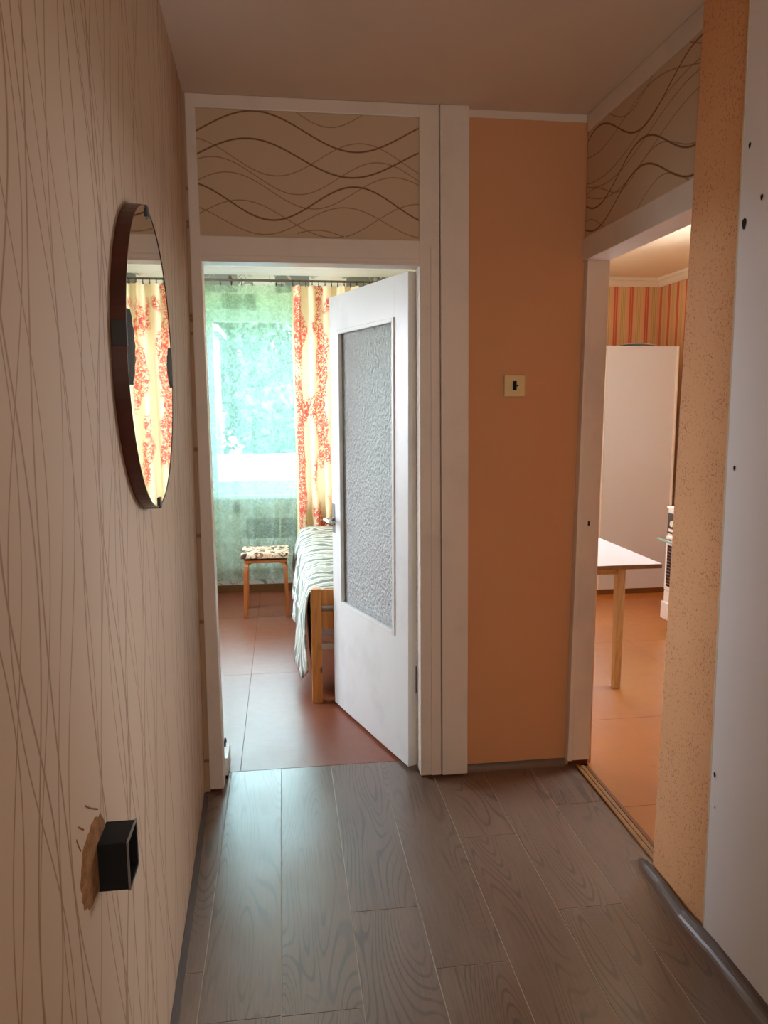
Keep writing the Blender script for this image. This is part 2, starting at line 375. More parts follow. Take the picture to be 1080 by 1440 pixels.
# cream curtain with red toile print (uv: u across the cloth, v height, metres)
n = N('red_toile_curtain'); uv = n.co('UV'); U, V, _ = n.xyz(uv)
clus = n.noise(n.map(uv, (4.5, 2.6, 1), (2.3, 0.4, 0)), 1.35, 1.5, 0.4)
branch = n.noise(n.map(uv, (1, 1, 1)), 40, 4, 0.7, 1.2)
edge = n.math('SINE', n.math('MULTIPLY', U, 21.0))
cm = n.step(n.math('ADD', clus, n.math('MULTIPLY', edge, 0.08)), 0.47, 0.56)
mk = n.math('MULTIPLY', cm, n.step(branch, 0.44, 0.52))
band = n.math('MULTIPLY', n.step(n.math('ABSOLUTE', n.math('SUBTRACT', U, 0.085)), 0.055, 0.035), n.step(n.noise(uv, 55, 3, 0.7, 1.0), 0.5, 0.57))
mk = n.math('MAXIMUM', mk, band)
col = n.mix(n.math('MULTIPLY', mk, 0.92), s2l((246, 232, 188)), n.mix(n.noise(uv, 9, 3), s2l((232, 92, 74)), s2l((214, 52, 60))))
col = n.mix(n.step(U, 0.045, 0.02), col, s2l((232, 226, 176)))
tl = n.n('ShaderNodeBsdfTranslucent'); df = n.n('ShaderNodeBsdfDiffuse'); n.l(col, tl.inputs[0]); n.l(col, df.inputs[0])
ms = n.n('ShaderNodeMixShader'); ms.inputs[0].default_value = 0.74; n.l(tl.outputs[0], ms.inputs[1]); n.l(df.outputs[0], ms.inputs[2]); n.l(ms.outputs[0], n.out.inputs[0])
MT['curtain'] = n.m
# bedspread
n = N('grey_leaf_bedspread'); uv = n.co('UV')
wv = n.n('ShaderNodeTexWave', wave_type='BANDS', bands_direction='Y'); n.l(n.map(uv, (1, 1, 1)), wv.inputs[0]); wv.inputs['Scale'].default_value = 3.2; wv.inputs['Distortion'].default_value = 9.0; wv.inputs['Detail'].default_value = 2.0; wv.inputs['Detail Scale'].default_value = 1.6
bl = n.noise(n.map(uv, (1, 2, 1)), 22, 3, 0.6)
f = n.math('ADD', wv.outputs['Fac'], n.math('MULTIPLY', n.math('SUBTRACT', bl, 0.5), 1.1))
col = n.ramp(f, [(0.25, s2l((120, 128, 116))), (0.42, s2l((196, 198, 184))), (0.62, s2l((232, 230, 220))), (0.9, s2l((176, 178, 160)))])
MT['spread'] = n.bsdf(col, 0.85, n.bump(wv.outputs['Fac'], 0.4, 0.01))
n = N('patterned_stool_cover'); p = n.co('Object')
v = n.vor(p, 26); col = n.ramp(n.noise(p, 24, 2, 0.5, 0.8), [(0.38, s2l((70, 48, 34))), (0.46, s2l((176, 140, 100))), (0.53, s2l((238, 226, 196))), (0.66, s2l((214, 176, 134)))])
MT['stool_cover'] = n.bsdf(col, 0.85, n.bump(v, 0.3, 0.01))
MT['brown_quilt'] = plain('brown_valance', (96, 52, 36), 0.8)
MT['leaves'] = plain('tree_leaves', (50, 84, 44), 0.5, var=0.3, scale=5)
MT['bark'] = plain('tree_bark', (92, 78, 62), 0.9, var=0.2)
MT['stucco'] = plain('white_stucco', (140, 140, 146), 0.9, var=0.03)
MT['grass'] = plain('pale_yard_gravel', (150, 146, 138), 0.9, var=0.2)

# ------------------------------------------------------------------ mesh helpers
def finish(name, bm, mat, parent=None, smooth=False, kind=None, label=None, cat=None, group=None, recenter=True):
    bmesh.ops.recalc_face_normals(bm, faces=bm.faces[:])
    c = Vector((0, 0, 0))
    if recenter and len(bm.verts):
        lo = Vector((min(v.co[i] for v in bm.verts) for i in range(3))); hi = Vector((max(v.co[i] for v in bm.verts) for i in range(3)))
        c = Vector(((lo.x+hi.x)/2, (lo.y+hi.y)/2, lo.z))
        bmesh.ops.translate(bm, verts=bm.verts[:], vec=-c)
    me = bpy.data.meshes.new(name); bm.to_mesh(me); bm.free()
    mats = mat if isinstance(mat, (list, tuple)) else [mat]
    for m in mats: me.materials.append(MT[m])
    if smooth:
        for p in me.polygons: p.use_smooth = True
    o = bpy.data.objects.new(name, me); COL.objects.link(o); o.location = c
    if parent is not None:
        o.parent = parent; o.location = c - wpos(parent)
    tag(o, label, cat, group, kind)
    return o
def wpos(o):
    v = Vector(o.location)
    while o.parent: o = o.parent; v = v + Vector(o.location)
    return v
def tag(o, label=None, cat=None, group=None, kind=None):
    if label: o['label'] = label
    if cat: o['category'] = cat
    if group: o['group'] = group
    if kind: o['kind'] = kind
def empty(name, loc, label=None, cat=None, group=None, kind=None):
    o = bpy.data.objects.new(name, None); COL.objects.link(o); o.location = loc; o.empty_display_size = 0.05
    tag(o, label, cat, group, kind); return o
def box(bm, x0, x1, y0, y1, z0, z1, bev=0.0, mi=0):
    vs = [bm.verts.new((x, y, z)) for x in (x0, x1) for y in (y0, y1) for z in (z0, z1)]
    fs = [bm.faces.new([vs[i] for i in q]) for q in ((0,1,3,2),(4,6,7,5),(0,4,5,1),(2,3,7,6),(0,2,6,4),(1,5,7,3))]
    for f in fs: f.material_index = mi
    if bev:
        es = list({e for f in fs for e in f.edges})
        bmesh.ops.bevel(bm, geom=es, offset=bev, segments=2, affect='EDGES', profile=0.6)
    return vs
def hexa(bm, P, bev=0.0):
    """P: 8 points, bottom ring 4 then top ring 4"""
    vs = [bm.verts.new(p) for p in P]
    fs = [bm.faces.new([vs[i] for i in q]) for q in ((3,2,1,0),(4,5,6,7),(0,1,5,4),(1,2,6,5),(2,3,7,6),(3,0,4,7))]
    if bev: bmesh.ops.bevel(bm, geom=list({e for f in fs for e in f.edges}), offset=bev, segments=2, affect='EDGES', profile=0.6)
def post(bm, xb0, xb1, xt0, xt1, y0, y1, z0, z1, bev=0.003):
    hexa(bm, [(xb0,y0,z0),(xb1,y0,z0),(xb1,y1,z0),(xb0,y1,z0),(xt0,y0,z1),(xt1,y0,z1),(xt1,y1,z1),(xt0,y1,z1)], bev)
def tube(bm, pts, r, seg=8, caps=True):
    rings = []
    pts = [Vector(p) for p in pts]
    for i, p in enumerate(pts):
        d = (pts[min(i+1, len(pts)-1)] - pts[max(i-1, 0)]).normalized()
        a = d.orthogonal().normalized() if i == 0 else (pa - d*pa.dot(d)).normalized()
        pa = a; b = d.cross(a); rr_ = r[i] if hasattr(r, '__len__') else r
        rings.append([bm.verts.new(p + (a*cos(2*pi*k/seg) + b*sin(2*pi*k/seg))*rr_) for k in range(seg)])
    for A, B in zip(rings, rings[1:]):
        for k in range(seg): bm.faces.new((A[k], A[(k+1) % seg], B[(k+1) % seg], B[k]))
    if caps: bm.faces.new(rings[0][::-1]); bm.faces.new(rings[-1])
def extr(bm, prof, axis, a, b):
    """extrude closed 2D profile along axis ('x': profile is (y,z); 'y': (x,z); 'z': (x,y))"""
    mk = {'x': lambda p, t: (t, p[0], p[1]), 'y': lambda p, t: (p[0], t, p[1]), 'z': lambda p, t: (p[0], p[1], t)}[axis]
    A = [bm.verts.new(mk(p, a)) for p in prof]; B = [bm.verts.new(mk(p, b)) for p in prof]; k = len(prof)
    for i in range(k): bm.faces.new((A[i], A[(i+1) % k], B[(i+1) % k], B[i]))
    bm.faces.new(A[::-1]); bm.faces.new(B)
def B(name, dims, mat, parent=None, bev=0.0, **k):
    bm = bmesh.new(); box(bm, *dims, bev=bev); return finish(name, bm, mat, parent, **k)

H = 2.5; YF = 2.766; YB = 2.85; YO = 2.80; XR = 1.122; XK = 1.205
ST = 'structure'
# ------------------------------------------------------------------ hall shell
bm = bmesh.new()
ys = [-1.6, 1.6, 2.2, YB]; xb = [-0.293, -0.294, -0.308, -0.326]; xt = [-0.292, -0.292, -0.292, -0.308]
cols = []
for y, b_, t_ in zip(ys, xb, xt): cols.append([bm.verts.new((b_, y, 0)), bm.verts.new((t_, y, H)), bm.verts.new((-0.42, y, H)), bm.verts.new((-0.42, y, 0))])
for A, Q in zip(cols, cols[1:]):
    for i in range(4): bm.faces.new((A[i], A[(i+1) % 4], Q[(i+1) % 4], Q[i]))
bm.faces.new(cols[0]); bm.faces.new(cols[-1][::-1])
finish('wall_left', bm, 'lines', kind=ST)

# end wall with the apricot stretch, solid round the bedroom doorway
we = empty('wall_back', (0.9, YO, 0), kind=ST)
bm = bmesh.new(); box(bm, 0.585, 1.225, YO, YB, 0, 2.474); finish('painted_field', bm, 'orange', we)
bm = bmesh.new(); box(bm, 0.585, 1.225, YO-0.002, YB, 2.474, H); finish('ceiling_line', bm, 'ceiling', we)
bm = bmesh.new(); box(bm, -1.9, -0.30, YB-0.03, YB+0.03, 0, H); box(bm, -0.30, 0.62, 2.795, YB, 2.0, H); finish('core', bm, 'bed_paper', we)
# right wall: kitchen side
wr = empty('wall_right', (XR, 2.0, 0), kind=ST)
bm = bmesh.new()
hexa(bm, [(XR-0.002, 1.76, 0), (XR+0.09, 1.76, 0), (XR+0.09, 2.068, 0), (XR-0.002, 2.068, 0), (XR-0.002, 1.79, H), (XR+0.09, 1.79, H), (XR+0.09, 2.018, H), (XR-0.002, 2.018, H)], 0.004)
finish('pitted_strip', bm, 'pitted', wr)
B('backing', (XR+0.012, XR+0.09, -1.6, 1.76, 0, H), 'orange', wr)
bm = bmesh.new()
hexa(bm, [(XR-0.009, -1.6, 0.008), (XR+0.006, -1.6, 0.008), (XR+0.006, 1.763, 0.008), (XR-0.009, 1.763, 0.008), (XR-0.009, -1.6, H), (XR+0.006, -1.6, H), (XR+0.006, 1.797, H), (XR-0.009, 1.797, H)])
pan = finish('white_board', bm, 'board', wr)
bm = bmesh.new()  # ragged raw edge of the board
prev = None
for i in range(60):
    z = 0.01 + i*(H-0.02)/59; y = 1.763 + 0.034*z/H; a = 0.004 + 0.003*random.random()
    cur = [bm.verts.new((XR-0.010, y-0.001, z)), bm.verts.new((XR-0.0095, y+a, z)), bm.verts.new((XR+0.004, y+a*0.7, z)), bm.verts.new((XR+0.004, y-0.001, z))]
    if prev:
        for k in range(4): bm.faces.new((prev[k], prev[(k+1) % 4], cur[(k+1) % 4], cur[k]))
    prev = cur
finish('board_edge', bm, 'edge', wr)
for (y, z, r) in ((1.762, 2.064, 0.006), (1.766, 1.887, 0.011), (1.703, 1.932, 0.006), (1.746, 1.30, 0.005), (1.752, 0.487, 0.006), (1.742, 0.40, 0.003)):
    bm = bmesh.new()
    ring = [bm.verts.new((XR-0.0102, y+r*0.8*cos(a)*(1+0.2*sin(3*a)), z+r*1.25*sin(a))) for a in [i*pi/5 for i in range(10)]]
    rin = [bm.verts.new((XR-0.0098, y+r*0.5*cos(a), z+r*0.9*sin(a))) for a in [i*pi/5 for i in range(10)]]
    for i in range(10): bm.faces.new((ring[i], ring[(i+1) % 10], rin[(i+1) % 10], rin[i]))
    bm.faces.new(rin); finish('screw_hole', bm, 'black_hole', wr)

# wall behind the camera
bm = bmesh.new(); box(bm, -0.42, 1.3, -1.05, -0.95, 0, H)
finish('wall_front', bm, 'orange', kind=ST)

# ceiling
B('ceiling', (-0.42, XK, -1.7, YB, H, H+0.12), 'ceiling', kind=ST)

# ------------------------------------------------------------------ floor planks
fl = empty('floor', (0.4, 0.5, 0), kind=ST)
B('underlay', (-0.42, 1.15, -1.7, 2.795, -0.03, -0.0012), 'seam', fl)
B('underlay', (-0.34, 0.56, 2.795, 2.928, -0.03, -0.0012), 'seam', fl)
cuts = {0: ([1.829], -0.435), 1: ([1.658], -0.235), 2: ([1.655, 0.6], -0.035), 3: ([2.01, 0.7], 0.165), 4: ([1.758, 0.5], 0.365), 5: ([2.337, 1.1], 0.565), 6: ([1.939, 0.7], 0.765), 7: ([2.5, 1.2], 0.965)}
for i, (cs, x0) in cuts.items():
    x1 = x0 + 0.2
    if i == 7: x1 = 1.15
    if i == 0: x0 = -0.34
    ytop = 2.928 if i <= 4 else 2.80
    if i == 0: ytop = 2.90
    e = [ytop] + sorted(cs, reverse=True) + [-0.4, -1.65]
    for a, b_ in zip(e, e[1:]):
        bm = bmesh.new(); g = 0.0013
        box(bm, x0+g, x1-g, b_+g, a-g, -0.006, 0.0, bev=0.0006); finish('plank', bm, 'vinyl', fl)
B('slab', (-1.9, 3.4, -1.75, 6.5, -0.25, -0.052), 'plaster', fl)  # added under the floors to stop sky light leaking in from below
# vinyl turned up against the walls
def cove_prof(w, h, t=0.0025):
    o_ = [(w*(1-cos(a)) , h*(1 - sin(a))) for a in ()]
    pts = []
    for i in range(8):
        a = i/7*pi/2; pts.append((w*sin(a)*1.0, h*(1-cos(a))))   # from floor (0,0) curving up to (w,h)
    return pts
bm = bmesh.new(); prev = None
for i in range(46):
    y = 2.135 - (i*0.012 if i < 5 else 0.06 + (i-5)*0.075); s_ = min(1, max(0.0, (2.135-y)/0.05)); h = (0.036 + 0.006*sin(y*5))*(0.25+0.75*s_); gap = 0.010*max(0, 1-abs(y-1.85)/0.16)
    w = 0.032; x1 = XR - 0.011 - gap
    pr = [(x1-w+u, v) for u, v in cove_prof(w, h)]
    top = [(x1, h+0.001), (x1+0.003, h)]
    pts = pr + top + [(x1+0.004, -0.001), (x1-w-0.002, -0.001)]
    cur = [bm.verts.new((px, y, max(pz, -0.001)+0.0006)) for px, pz in pts]
    if prev:
        for k in range(len(cur)): bm.faces.new((prev[k], prev[(k+1) % len(cur)], cur[(k+1) % len(cur)], cur[k]))
    else: bm.faces.new(cur)
    prev = cur
finish('baseboard_right', bm, 'cove', kind=ST)
bm = bmesh.new(); extr(bm, [(YO-0.022+u, v+0.0005) for u, v in cove_prof(0.02, 0.03)] + [(YO-0.0005, 0.03), (YO-0.0005, 0.0003)], 'x', 0.698, 1.112)
finish('baseboard_back', bm, 'cove', kind=ST, smooth=False)
bm = bmesh.new(); prev = None
for y in (-1.55, 0, 1.6, 2.2, 2.74):
    xw = -0.294 if y <= 1.6 else (-0.308 if y < 2.5 else -0.324)
    cur = [bm.verts.new((xw+q[0], y, q[1])) for q in ((0.0006, 0.0004), (0.017, 0.0004), (0.008, 0.006), (0.003, 0.016), (0.0006, 0.018))]
    if prev:
        for k in range(5): bm.faces.new((prev[k], prev[(k+1) % 5], cur[(k+1) % 5], cur[k]))
    prev = cur
finish('baseboard_left', bm, 'brown_vinyl', kind=ST)

# ------------------------------------------------------------------ bedroom door frame and transom (trim_1)
t1 = empty('trim_1', (0.12, YF, 0), kind=ST)
def F(name, fn, mat='white_paint', parent=t1, **k):
    bm = bmesh.new(); fn(bm); return finish(name, bm, mat, parent, **k)
F('jamb', lambda b: (post(b, -0.304, -0.252, -0.300, -0.268, YF, YB, 0.015, H-0.001)))
F('paper_strip', lambda b: post(b, -0.326, -0.304, -0.308, -0.300, YF+0.004, YB, 0.004, H-0.002, 0.0), 'lines')
F('jamb', lambda b: post(b, 0.510, 0.593, 0.498, 0.569, YF, YB, 0.012, H-0.001))
F('casing_bead', lambda b: post(b, 0.552, 0.590, 0.540, 0.566, YF-0.004, YF+0.01, 0.012, 2.02, 0.003))
F('post', lambda b: post(b, 0.595, 0.697, 0.571, 0.677, YF-0.008, 2.799, 0.011, H-0.001, 0.005))
F('header', lambda b: box(b, -0.272, 0.502, YF+0.001, YB, 1.955, 2.041, bev=0.003))
F('header_bead', lambda b: box(b, -0.262, 0.500, YF-0.003, YF+0.006, 1.962, 1.978, bev=0.003))
F('top_rail', lambda b: box(b, -0.272, 0.54, YF+0.001, YB-0.06, 2.455, H-0.001, bev=0.003))
F('transom_panel', lambda b: box(b, -0.270, 0.536, YF+0.010, YF+0.022, 2.04, 2.457), 'wave_a')
# little rotted stubs under the posts
F('foot', lambda b: box(b, -0.300, -0.262, YF+0.006, YB-0.01, 0.0, 0.017), 'red_brown')
F('foot', lambda b: box(b, 0.515, 0.69, YF+0.012, YO-0.002, 0.0, 0.012), 'red_brown')

# kitchen door frame (trim_2)
t2 = empty('trim_2', (1.16, 2.4, 0), kind=ST)
F('jamb', lambda b: post(b, 1.133, XK, 1.146, XK+0.014, 2.77, YB, 0.03, 1.99, 0.002), parent=t2)
F('stile', lambda b: hexa(b, [(1.111,2.764,.03),(1.131,2.764,.03),(1.131,2.80,.03),(1.111,2.80,.03),(1.136,2.764,H-.002),(1.150,2.764,H-.002),(1.150,2.80,H-.002),(1.136,2.80,H-.002)], 0.003), parent=t2)
F('header', lambda b: box(b, XR, XK+0.014, 2.02, 2.80, 1.987, 2.068, bev=0.003), parent=t2)
F('top_rail', lambda b: box(b, XR, XK, 2.0, 2.79, 2.438, H-0.001, bev=0.003), parent=t2)
F('transom_panel', lambda b: box(b, XR+0.006, XK, 2.0, 2.79, 2.066, 2.44), 'wave_b', parent=t2)
F('foot', lambda b: box(b, 1.128, XK, 2.79, YB-0.01, 0.0, 0.035), 'red_brown', parent=t2)
F('latch_hole', lambda b: box(b, 1.166, 1.174, 2.7685, 2.772, 0.993, 1.011), 'black_hole', parent=t2)
t3 = empty('trim_3', (1.16, 2.45, 0), kind=ST)
F('wood_strip', lambda b: box(b, 1.152, 1.168, 2.075, 2.785, -0.004, 0.006, bev=0.003), 'yellow_wood', parent=t3)
F('wood_strip', lambda b: box(b, 1.171, 1.186, 2.075, 2.775, -0.004, 0.005, bev=0.002), 'yellow_wood', parent=t3)
F('wood_strip', lambda b: box(b, 1.189, 1.204, 2.075, 2.77, -0.004, 0.004, bev=0.001), 'brown_trim', parent=t3)

# ------------------------------------------------------------------ bedroom shell
BX0, BX1, BY1 = -1.9, 1.12, 5.95
def sheets(name, mat, x0, x1, y0, y1, z, seams):
    """painted hardboard floor laid in big sheets"""
    e = empty(name, ((x0+x1)/2, (y0+y1)/2, 0), kind=ST)
    B('subfloor', (x0, x1, y0, y1, z-0.05, z-0.004), 'black_hole', e)
    xs, ysn = seams
    for a, b_ in zip(xs, xs[1:]):
        for c, d in zip(ysn, ysn[1:]):
            B('sheet', (a+0.0008, b_-0.0008, c+0.0008, d-0.0008, z-0.008, z), mat, e, bev=0.0006)
    return e
sheets('floor.001', 'bed_floor', BX0, BX1, 2.925, BY1, 0.001, ([BX0, -1.2, -0.2, 0.8, BX1], [2.925, 4.05, 5.2, BY1]))
B('ceiling.001', (BX0, 1.2, YB, BY1+0.3, H, H+0.12), 'cornice', kind=ST)
# window wall, opening x -1.25..0.45, z 0.79..2.16
wx0, wx1, wz0, wz1 = -1.30, 1.0, 0.775, 2.20
bm = bmesh.new()
box(bm, BX0, wx0, BY1, BY1+0.3, 0, H); box(bm, wx1, 1.2, BY1, BY1+0.3, 0, H); box(bm, wx0, wx1, BY1, BY1+0.3, 0, wz0-0.01); box(bm, wx0, wx1, BY1, BY1+0.3, wz1, H)
finish('wall_window', bm, 'bed_paper', kind=ST)
bm = bmesh.new(); box(bm, BX0-0.1, BX0, YB, 3.9, 0, H); box(bm, BX0-0.1, BX0, 5.3, BY1+0.3, 0, H); box(bm, BX0-0.1, BX0, 3.9, 5.3, 0, 0.8); box(bm, BX0-0.1, BX0, 3.9, 5.3, 2.2, H)
finish('wall_left.001', bm, 'bed_paper', kind=ST)
bm = bmesh.new(); box(bm, BX1, 1.165, YB, BY1+0.3, 0, H); finish('wall_right.001', bm, 'peach', kind=ST)
def cornice(name, axis, a, b_, c, sgn):
    bm = bmesh.new(); pr = [(0, 0), (0, -0.065), (0.012, -0.068), (0.02, -0.05), (0.04, -0.026), (0.055, -0.02), (0.062, 0)]
    extr(bm, [(c + sgn*u, H-0.0005+v) for u, v in pr], axis, a, b_); return finish(name, bm, 'cornice', kind=ST)
cornice('trim_4', 'x', BX0, BX1, BY1-0.0005, -1)
cornice('trim_5', 'y', YB+.07, BY1, BX1, -1)
B('baseboard_window', (BX0, BX1, BY1-0.018, BY1-0.0005, 0.001, 0.06), 'brown_trim', kind=ST)
# window
w1 = empty('window_1', ((wx0+wx1)/2, BY1+0.12, wz0), kind=ST)
def frame(bm, x0, x1, z0, z1, t, y0, y1, bev=0.004):
    box(bm, x0, x0+t, y0, y1, z0, z1, bev); box(bm, x1-t, x1, y0, y1, z0, z1, bev)
    box(bm, x0+t, x1-t, y0, y1, z0, z0+t, bev); box(bm, x0+t, x1-t, y0, y1, z1-t, z1, bev)
F('frame', lambda b: frame(b, wx0, wx1, wz0, wz1, 0.05, BY1+0.10, BY1+0.17), 'door_paint', w1)
F('mullion', lambda b: box(b, 0.28, 0.34, BY1+0.10, BY1+0.17, wz0+.05, wz1-.05, 0.004), 'door_paint', w1)
F('mullion', lambda b: box(b, -0.62, -0.56, BY1+0.10, BY1+0.17, wz0+.05, wz1-.05, 0.004), 'door_paint', w1)
for (a, b_) in ((wx0+.05, -0.62), (-0.56, 0.28), (0.34, wx1-.05)):
    sa = F('sash', lambda b: frame(b, a+.003, b_-.003, wz0+.053, wz1-.053, 0.045, BY1+0.115, BY1+0.155), 'door_paint', w1)
    F('pane', lambda b: box(b, a+.04, b_-.04, BY1+.133, BY1+.137, wz0+.09, wz1-.09), 'glass', sa)
w3 = empty('fill_window_3', (BX0-0.05, 4.45, 0.8), kind=ST)  # unseen side window, added to light the bedroom and door leaf
def fr3(b):
    for (a, c, d, e) in ((3.9, 3.95, .8, 2.2), (5.25, 5.3, .8, 2.2), (3.95, 5.25, .8, .85), (3.95, 5.25, 2.15, 2.2), (4.57, 4.63, .85, 2.15)): box(b, BX0-.08, BX0-.03, a, c, d, e)
F('frame', fr3, 'door_paint', w3)
F('pane', lambda b: box(b, BX0-.055, BX0-.051, 3.94, 5.26, 0.84, 2.16), 'glass', w3)
F('sill', lambda b: box(b, wx0-0.05, wx1+0.05, BY1-0.06, BY1+0.12, wz0-0.03, wz0, 0.006), 'door_paint', w1)

# ------------------------------------------------------------------ kitchen shell
KX0, KX1, KY1 = 1.165, 3.18, 6.2
sheets('floor.002', 'kit_floor', 1.205, KX1, 0.9, KY1, 0.001, ([1.205, 2.1, KX1], [0.9, 2.45, 3.2, 4.3, 5.3, KY1]))
B('ceiling.002', (1.2, KX1+0.1, 0.8, KY1+0.2, H, H+0.12), 'kit_ceiling', kind=ST)
bm = bmesh.new(); kx0, kx1, kz0, kz1 = 1.32, 2.28, 0.85, 2.2
box(bm, KX0, kx0, KY1, KY1+0.2, 0, H); box(bm, kx1, KX1+0.1, KY1, KY1+0.2, 0, H); box(bm, kx0, kx1, KY1, KY1+0.2, 0, kz0); box(bm, kx0, kx1, KY1, KY1+0.2, kz1, H)
finish('wall_window.001', bm, 'stripes', kind=ST)
bm = bmesh.new(); box(bm, KX1, KX1+0.1, 0.8, 3.1, 0, H); box(bm, KX1, KX1+0.1, 4.6, KY1, 0, H); box(bm, KX1, KX1+0.1, 3.1, 4.6, 0, 0.9); box(bm, KX1, KX1+0.1, 3.1, 4.6, 2.3, H)
finish('wall_right.002', bm, 'stripes', kind=ST)
w4 = empty('fill_window_4', (KX1+0.05, 2.4, 0.9), kind=ST)  # out-of-view window, added to brighten the kitchen
F('pane', lambda b: box(b, KX1+.05, KX1+.054, 3.14, 4.56, 0.94, 2.26), 'glass', w4)
def fr4(b):
    for (a, c, d, e) in ((3.1, 3.15, .9, 2.3), (4.55, 4.6, .9, 2.3), (3.15, 4.55, .9, .95), (3.15, 4.55, 2.25, 2.3), (3.93, 3.97, .95, 2.25)): box(b, KX1+.03, KX1+.075, a, c, d, e)
F('frame', fr4, 'door_paint', w4)
B('wall_left.002', (KX0, 1.2, YB, KY1, 0, H), 'stripes', kind=ST)
B('wall_front.001', (1.212, KX1+0.1, 0.8, 0.9, 0, H), 'stripes', kind=ST)
cornice('trim_6', 'x', 1.2, KX1, KY1-0.0005, -1)
cornice('trim_7', 'y', 0.9, KY1, KX1-0.0005, -1)
B('baseboard_kitchen', (2.3, KX1-.001, KY1-0.02, KY1-0.0005, 0.001, 0.07), 'brown_trim', kind=ST)
w2 = empty('window_2', (1.8, KY1+0.1, kz0), kind=ST)
F('frame', lambda b: frame(b, kx0, kx1, kz0, kz1, 0.05, KY1+0.06, KY1+0.13), 'door_paint', w2)
F('pane', lambda b: box(b, kx0+.045, kx1-.045, KY1+.093, KY1+.097, kz0+.045, kz1-.045), 'glass', w2)
F('sill', lambda b: box(b, kx0-.05, kx1+.02, KY1-0.15, KY1+.06, kz0-.03, kz0, .005), 'door_paint', w2)
# ------------------------------------------------------------------ door leaf
ang = math.radians(71.2); L_, T_ = 0.765, 0.04
door = empty('door_1', (0.472, 2.842, 0.0), kind=ST)
door.rotation_euler = (0, 0, 0)
du = Vector((-cos(ang), sin(ang), 0)); dn = Vector((-sin(ang), -cos(ang), 0))   # along leaf, out of the hall face
O = Vector((0.472, 2.842, 0))
def D(bm):
    """leaf coordinates (s, depth behind the hall face, z) -> world"""
    for v in bm.verts:
        s, t, z = v.co; v.co = O + du*s - dn*t + Vector((0, 0, z))
def DP(name, fn, mat, parent=door, **k):
    bm = bmesh.new(); fn(bm); D(bm); return finish(name, bm, mat, parent, **k)
zb, zt, o0, o1, p0, p1 = 0.014, 1.948, 0.115, 0.668, 0.533, 1.790
DP('stile', lambda b: box(b, 0, o0, 0, T_, zb, zt, 0.002), 'door_paint')
DP('stile', lambda b: box(b, o1, L_, 0, T_, zb, zt, 0.002), 'door_paint')
DP('bottom_panel', lambda b: box(b, o0-.0005, o1+.0005, 0.0002, T_-.0002, zb, p0, 0.0), 'door_paint')
DP('top_rail', lambda b: box(b, o0-.0005, o1+.0005, 0.0002, T_-.0002, p1, zt, 0.0), 'door_paint')
DP('glazing_bead', lambda b: frame(b, o0-.004, o1+.004, p0-.004, p1+.004, 0.018, -0.006, 0.012, 0.003), 'door_paint')
DP('glazing_bead', lambda b: frame(b, o0+.002, o1-.002, p0+.002, p1-.002, 0.014, 0.026, 0.044, 0.003), 'door_paint')
DP('glass_pane', lambda b: box(b, o0+.006, o1-.006, 0.017, 0.022, p0+.006, p1-.006), 'pebble', label='pebbled translucent glass pane')
DP('lock_plate', lambda b: box(b, 0.728, 0.758, -0.003, 0.0, 0.862, 1.000, 0.002), 'metal', label='grey metal lock plate')
def lever(b, sg):
    y0 = -0.003 if sg < 0 else T_
    tube(b, [(0.742, y0, 0.925), (0.742, y0+sg*0.045, 0.925)], 0.009, 10)
    tube(b, [(0.744, y0+sg*0.045, 0.925), (0.72, y0+sg*0.05, 0.926), (0.68, y0+sg*0.048, 0.923), (0.635, y0+sg*0.046, 0.92)], [0.009, 0.0105, 0.010, 0.0085], 10)
DP('handle', lambda b: lever(b, -1), 'chrome', smooth=True, label='pale metal lever handle')
DP('handle', lambda b: lever(b, 1), 'chrome', smooth=True, label='pale metal lever handle')
DP('lock_plate', lambda b: box(b, 0.728, 0.758, T_, T_+.003, 0.862, 1.000, 0.002), 'metal')
for z in (0.32, 1.66):
    bm = bmesh.new(); tube(bm, [(0.5085, 2.856, z), (0.5085, 2.856, z+0.11)], 0.0065, 10); finish('hinge', bm, 'metal', door, smooth=False)

# ------------------------------------------------------------------ mirror on the left wall
mc = Vector((-0.2945, 1.672, 1.553)); ha, hb, dep = 0.278, 0.309, 0.029
mir = empty('wall_mirror', mc, 'oval wall mirror with deep reddish-brown wooden rim on the line-patterned wallpaper', 'mirror')
def oval_ring(bm, a0, b0, a1, b1, x0, x1, seg=72):
    R4 = []
    for (a, b_, x) in ((a0, b0, x0), (a0, b0, x1), (a1, b1, x1), (a1, b1, x0)):
        R4.append([bm.verts.new((mc.x+x, mc.y+a*cos(2*pi*i/seg), mc.z+b_*sin(2*pi*i/seg))) for i in range(seg)])
    for A, Q in zip(R4, R4[1:]+R4[:1]):
        for i in range(seg): bm.faces.new((A[i], A[(i+1) % seg], Q[(i+1) % seg], Q[i]))
bm = bmesh.new(); oval_ring(bm, ha, hb, ha-0.003, hb-0.003, 0.002, dep); f_ = finish('frame', bm, 'mahogany', mir, smooth=False)
bm = bmesh.new(); seg = 72
A = [bm.verts.new((mc.x+dep-0.0012, mc.y+(ha-.0031)*cos(2*pi*i/seg), mc.z+(hb-.0031)*sin(2*pi*i/seg))) for i in range(seg)]
Q = [bm.verts.new((mc.x+0.004, v.co.y, v.co.z)) for v in A]
bm.faces.new(A); bm.faces.new(Q[::-1])
for i in range(seg): bm.faces.new((A[i], A[(i+1) % seg], Q[(i+1) % seg], Q[i]))
finish('mirror_glass', bm, 'mirror', mir)
